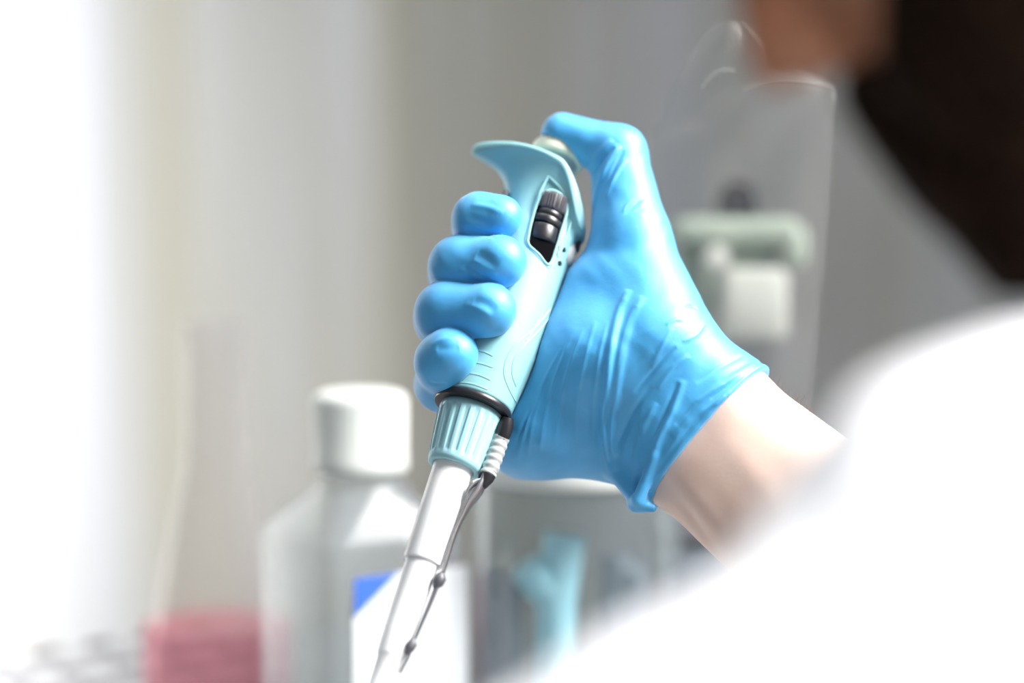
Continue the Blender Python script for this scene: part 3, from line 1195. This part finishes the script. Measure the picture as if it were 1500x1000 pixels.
cap_c = wpt(527, 628, 1.13)
BX, BY = cap_c[0], cap_c[1]
ROT = math.radians(32)
bot = empty('bottle', (BX, BY, WT), 'clear square media bottle with a white screw cap and labelled side', 'bottle')
zt = wpt(527, 690, 1.13)[2]
zs = wpt(430, 780, 1.12)[2]
rows = [rsq((BX, BY), .034, .034, .008, ROT, WT + .0005), rsq((BX, BY), .037, .037, .009, ROT, WT + .004), rsq((BX, BY), .037, .037, .009, ROT, zs - .004),
        rsq((BX, BY), .0362, .0362, .010, ROT, zs), rsq((BX, BY), .022, .022, .0200, ROT, zt - .008), rsq((BX, BY), .019, .019, .0189, ROT, zt - .003), rsq((BX, BY), .019, .019, .0189, ROT, zt + .02)]
MB().grid(rows).obj('bottle_body', M['clear'], bot)
ch = wpt(527, 572, 1.13)[2] - zt
rows = []
for r, z in ((.0200, 0), (.0220, .0005), (.0226, .0018), (.0226, ch * .16), (.0221, ch * .18), (.0221, ch - .004), (.0208, ch - .0012), (.0180, ch)):
    rows.append([np.array((BX + (r + (.0004 if (i % 4 < 2 and .18 * ch < z < ch - .002) else 0)) * math.cos(q), BY + (r + (.0004 if (i % 4 < 2 and .18 * ch < z < ch - .002) else 0)) * math.sin(q), zt + z)) for i, q in enumerate(np.linspace(0, 2 * math.pi, 160, endpoint=False))])
MB().grid(rows).obj('screw_cap', M['capwhite'], bot, sharp=None)
# label on the right-hand face that turns to the camera
fx = np.array((math.cos(ROT), math.sin(ROT), 0))
fy = np.array((-math.sin(ROT), math.cos(ROT), 0))
lc = np.array((BX, BY, 0)) - fy * .0376
lz0, lz1 = WT + .012, wpt(600, 842, 1.1)[2]
lb = MB().box(lc + fx * .006 + ZU * (lz0 + lz1) / 2, fx * .030, fy * .0004, ZU * (lz1 - lz0) / 2)
lab = lb.obj('bottle_label', M['label'], bot, smooth=False)
tri = [lc + fx * -.0238 + ZU * lz1, lc + fx * -.001 + ZU * lz1, lc + fx * -.0238 + ZU * (lz1 - .018)]
MB().add([p - fy * .0009 for p in tri] + [p + fy * .0002 for p in tri], [(0, 1, 2), (5, 4, 3), (0, 3, 4, 1), (1, 4, 5, 2), (2, 5, 3, 0)]).obj('blue_corner', M['labelblue'], lab, smooth=False)

# ------------------------------------------------------------------ flask with red medium
fc_ = wpt(318, 900, 1.25)
FX, FY = fc_[0], fc_[1]
fl = empty('flask', (FX, FY, WT), 'clear conical flask with pinkish red liquid, left of the square bottle', 'flask')
ztop = wpt(330, 470, 1.25)[2]
hh = ztop - WT
MB().lathe((FX, FY, WT + .0006), (0, 0, 1), [(.034, 0), (.0385, .002), (.040, .006), (.0395, hh * .22), (.033, hh * .45), (.022, hh * .66), (.0165, hh * .74), (.0160, hh * .95), (.0175, hh * .97), (.0175, hh)], 64).obj('flask_body', M['flask'], fl)
MB().lathe((FX, FY, WT + .002), (0, 0, 1), [(.033, 0), (.0375, .002), (.0388, .006), (.0380, .112), (.0365, .1125)], 64).obj('liquid', M['red'], fl)

# ------------------------------------------------------------------ clear jar with a pale rim, blue valve and dark rack inside
jc = wpt(845, 720, 1.15)
JX, JY = jc[0], jc[1]
jar = empty('jar', (JX, JY, WT), 'clear wide jar with a pale rim under the gloved hand', 'jar')
jz = wpt(845, 698, 1.11)[2]
MB().lathe((JX, JY, WT + .0006), (0, 0, 1), [(.044, 0), (.0495, .002), (.0510, .006), (.0510, jz - WT - .004)], 80, cap1=False).obj('jar_wall', M['clearjar'], jar)
MB().lathe((JX, JY, jz - .005), (0, 0, 1), [(.0512, 0), (.0530, .0006), (.0535, .003), (.0535, .008), (.0525, .0095), (.0490, .0095), (.0488, .004), (.0490, 0)], 80).obj('jar_rim', M['capwhite'], jar)
vb = wpt(815, 950, 1.14)
vt = wpt(828, 782, 1.14)
vl = wpt(770, 828, 1.135)
vm = wpt(815, 880, 1.14)
val = empty('stopcock', (vb[0], vb[1], WT + .003), 'light blue branched plastic stopcock standing in the clear jar', 'stopcock')
MB().tube([np.array((vb[0] - .002, vb[1], WT + .004)), vb, vm, vt], [.0120, .0098, .0092, .0100], 24).obj('stem', M['bluepl'], val)
MB().tube([vm + (0.003, 0, 0), (vm + vl) / 2 + (0, 0, -.001), vl], [.0085, .0085, .0080], 20).obj('branch', M['bluepl'], val)
rk = wpt(890, 900, 1.17)
for i, (px, py, hgt, rr) in enumerate(((716, 872, .05, .006), (748, 880, .046, .006), (738, 905, .03, .0055), (902, 850, .06, .007), (925, 868, .055, .007))):
    p = wpt(px, py, 1.165)
    tb = MB().lathe((p[0], p[1], WT + .004), (0, 0, 1), [(.002, 0), (rr * .8, .004), (rr, .012), (rr, p[2] - WT), (rr * 1.15, p[2] - WT), (rr * 1.15, p[2] - WT + .008), (rr * .9, p[2] - WT + .009)], 20)
    o = tb.obj('tube', M['rack'], None, loc=(p[0], p[1], WT + .004))
    tag(o, ['slim dark tube nearest the left wall of the clear jar', 'dark tube beside the blue stopcock, on its left side', 'shorter dark tube in front of the pair left of the stopcock', 'tall dark tube right of the blue stopcock', 'dark tube nearest the right wall of the clear jar'][i], 'tube', 'dark tubes in the jar')

# dark box behind the jar, under the forearm
bx = wpt(1022, 905, 1.13)
b = MB().box((bx[0] + .016, bx[1] + .10, (WT + bx[2] + .02) / 2 + .0005), (.030, 0, 0), (0, .024, 0), (0, 0, (bx[2] + .02 - WT) / 2), bev=.004)
bo = b.obj('box', M['rack'], None, loc=(bx[0] + .016, bx[1] + .10, WT))
tag(bo, 'dark grey box standing under the bare forearm', 'box')
MB().box((bx[0] + .016, bx[1] + .10, bx[2] + .022), (.0315, 0, 0), (0, .0255, 0), (0, 0, .003), bev=.002).obj('box_lid', M['darkgrey'], bo)

# ------------------------------------------------------------------ pale green fitting on the right wall
DD = 1.235
dv = empty('wall_fitting', wpt(1095, 520, DD), 'pale green and off-white fitting mounted on the grey steel wall', 'wall fitting')


def dbox(x0, y0, x1, y1, dep, name, material, par, bev=.003, dd=DD):
    c = (wpt(x0, y0, dd) + wpt(x1, y1, dd)) / 2
    k = dd / FPX / 2
    return MB().box(c + FWD * dep / 2, RIGHT * (x1 - x0) * k, FWD * dep / 2, UP * (y1 - y0) * k, bev=bev).obj(name, material, par)


dbox(990, 318, 1172, 356, .03, 'bracket', M['green'], dv, .004)
dbox(998, 350, 1140, 470, .03, 'housing', M['green'], dv, .004, DD + .012)
dbox(1150, 330, 1186, 392, .022, 'hook', M['green'], dv, .005)
dbox(1058, 392, 1156, 500, .03, 'front_box', M['fitting'], dv, .005, DD - .004)
kc = wpt(1050, 378, DD - .01)
MB().lathe(kc, FWD, [(.003, -.006), (.0062, -.005), (.0066, 0), (.0066, .014), (.004, .016)], 28).obj('knob', M['fitting'], dv)
MB().tube([wpt(1078, 322, DD + .02), wpt(1080, 290, DD + .02), wpt(1084, 268, DD + .02)], [.011, .010, .006], 20).obj('stem', M['hole'], dv)
# arm that ties it to the wall
p0 = wpt(1100, 420, DD + .025)
MB().tube([p0, p0 + FWD * .14], [.012, .012], 20).obj('wall_mount', M['grey'], dv)

# ------------------------------------------------------------------ clear film hanging behind the hand
fm = empty('plastic_film', wpt(1100, 40, 1.02), 'creased clear plastic film hanging between the hand and face', 'plastic film')
fr = []
edgeL = spline([(1050, 36), (1030, 50), (1012, 85), (985, 130), (970, 170), (955, 250), (1000, 640)], 30)
edgeR = spline([(1090, 30), (1130, 60), (1180, 100), (1225, 128), (1222, 180), (1214, 300), (1185, 640)], 30)
for i in range(30):
    row = []
    for j in range(22):
        f = j / 21
        q = edgeL[i] * (1 - f) + edgeR[i] * f
        d = 1.03 + .012 * math.sin(f * math.pi) * -1 + .004 * math.sin(i * .35 + j * .5)
        row.append(wpt(q[0], q[1], d))
    fr.append(row)
fb = MB().grid(fr, closed=False)
fo = fb.obj('film_sheet', M['film'], fm)
sol = fo.modifiers.new('thickness', 'SOLIDIFY')
sol.thickness = .0003
for pix in ([(1028, 128), (1040, 112), (1058, 103), (1078, 104)], [(1090, 131), (1120, 120), (1150, 117), (1185, 121), (1224, 128)]):
    pl = spline(pix, 24)
    MB().tube([wpt(x, y, 1.005) for x, y in pl], .00045, 8).obj('film_crease', M['crease'], fm)
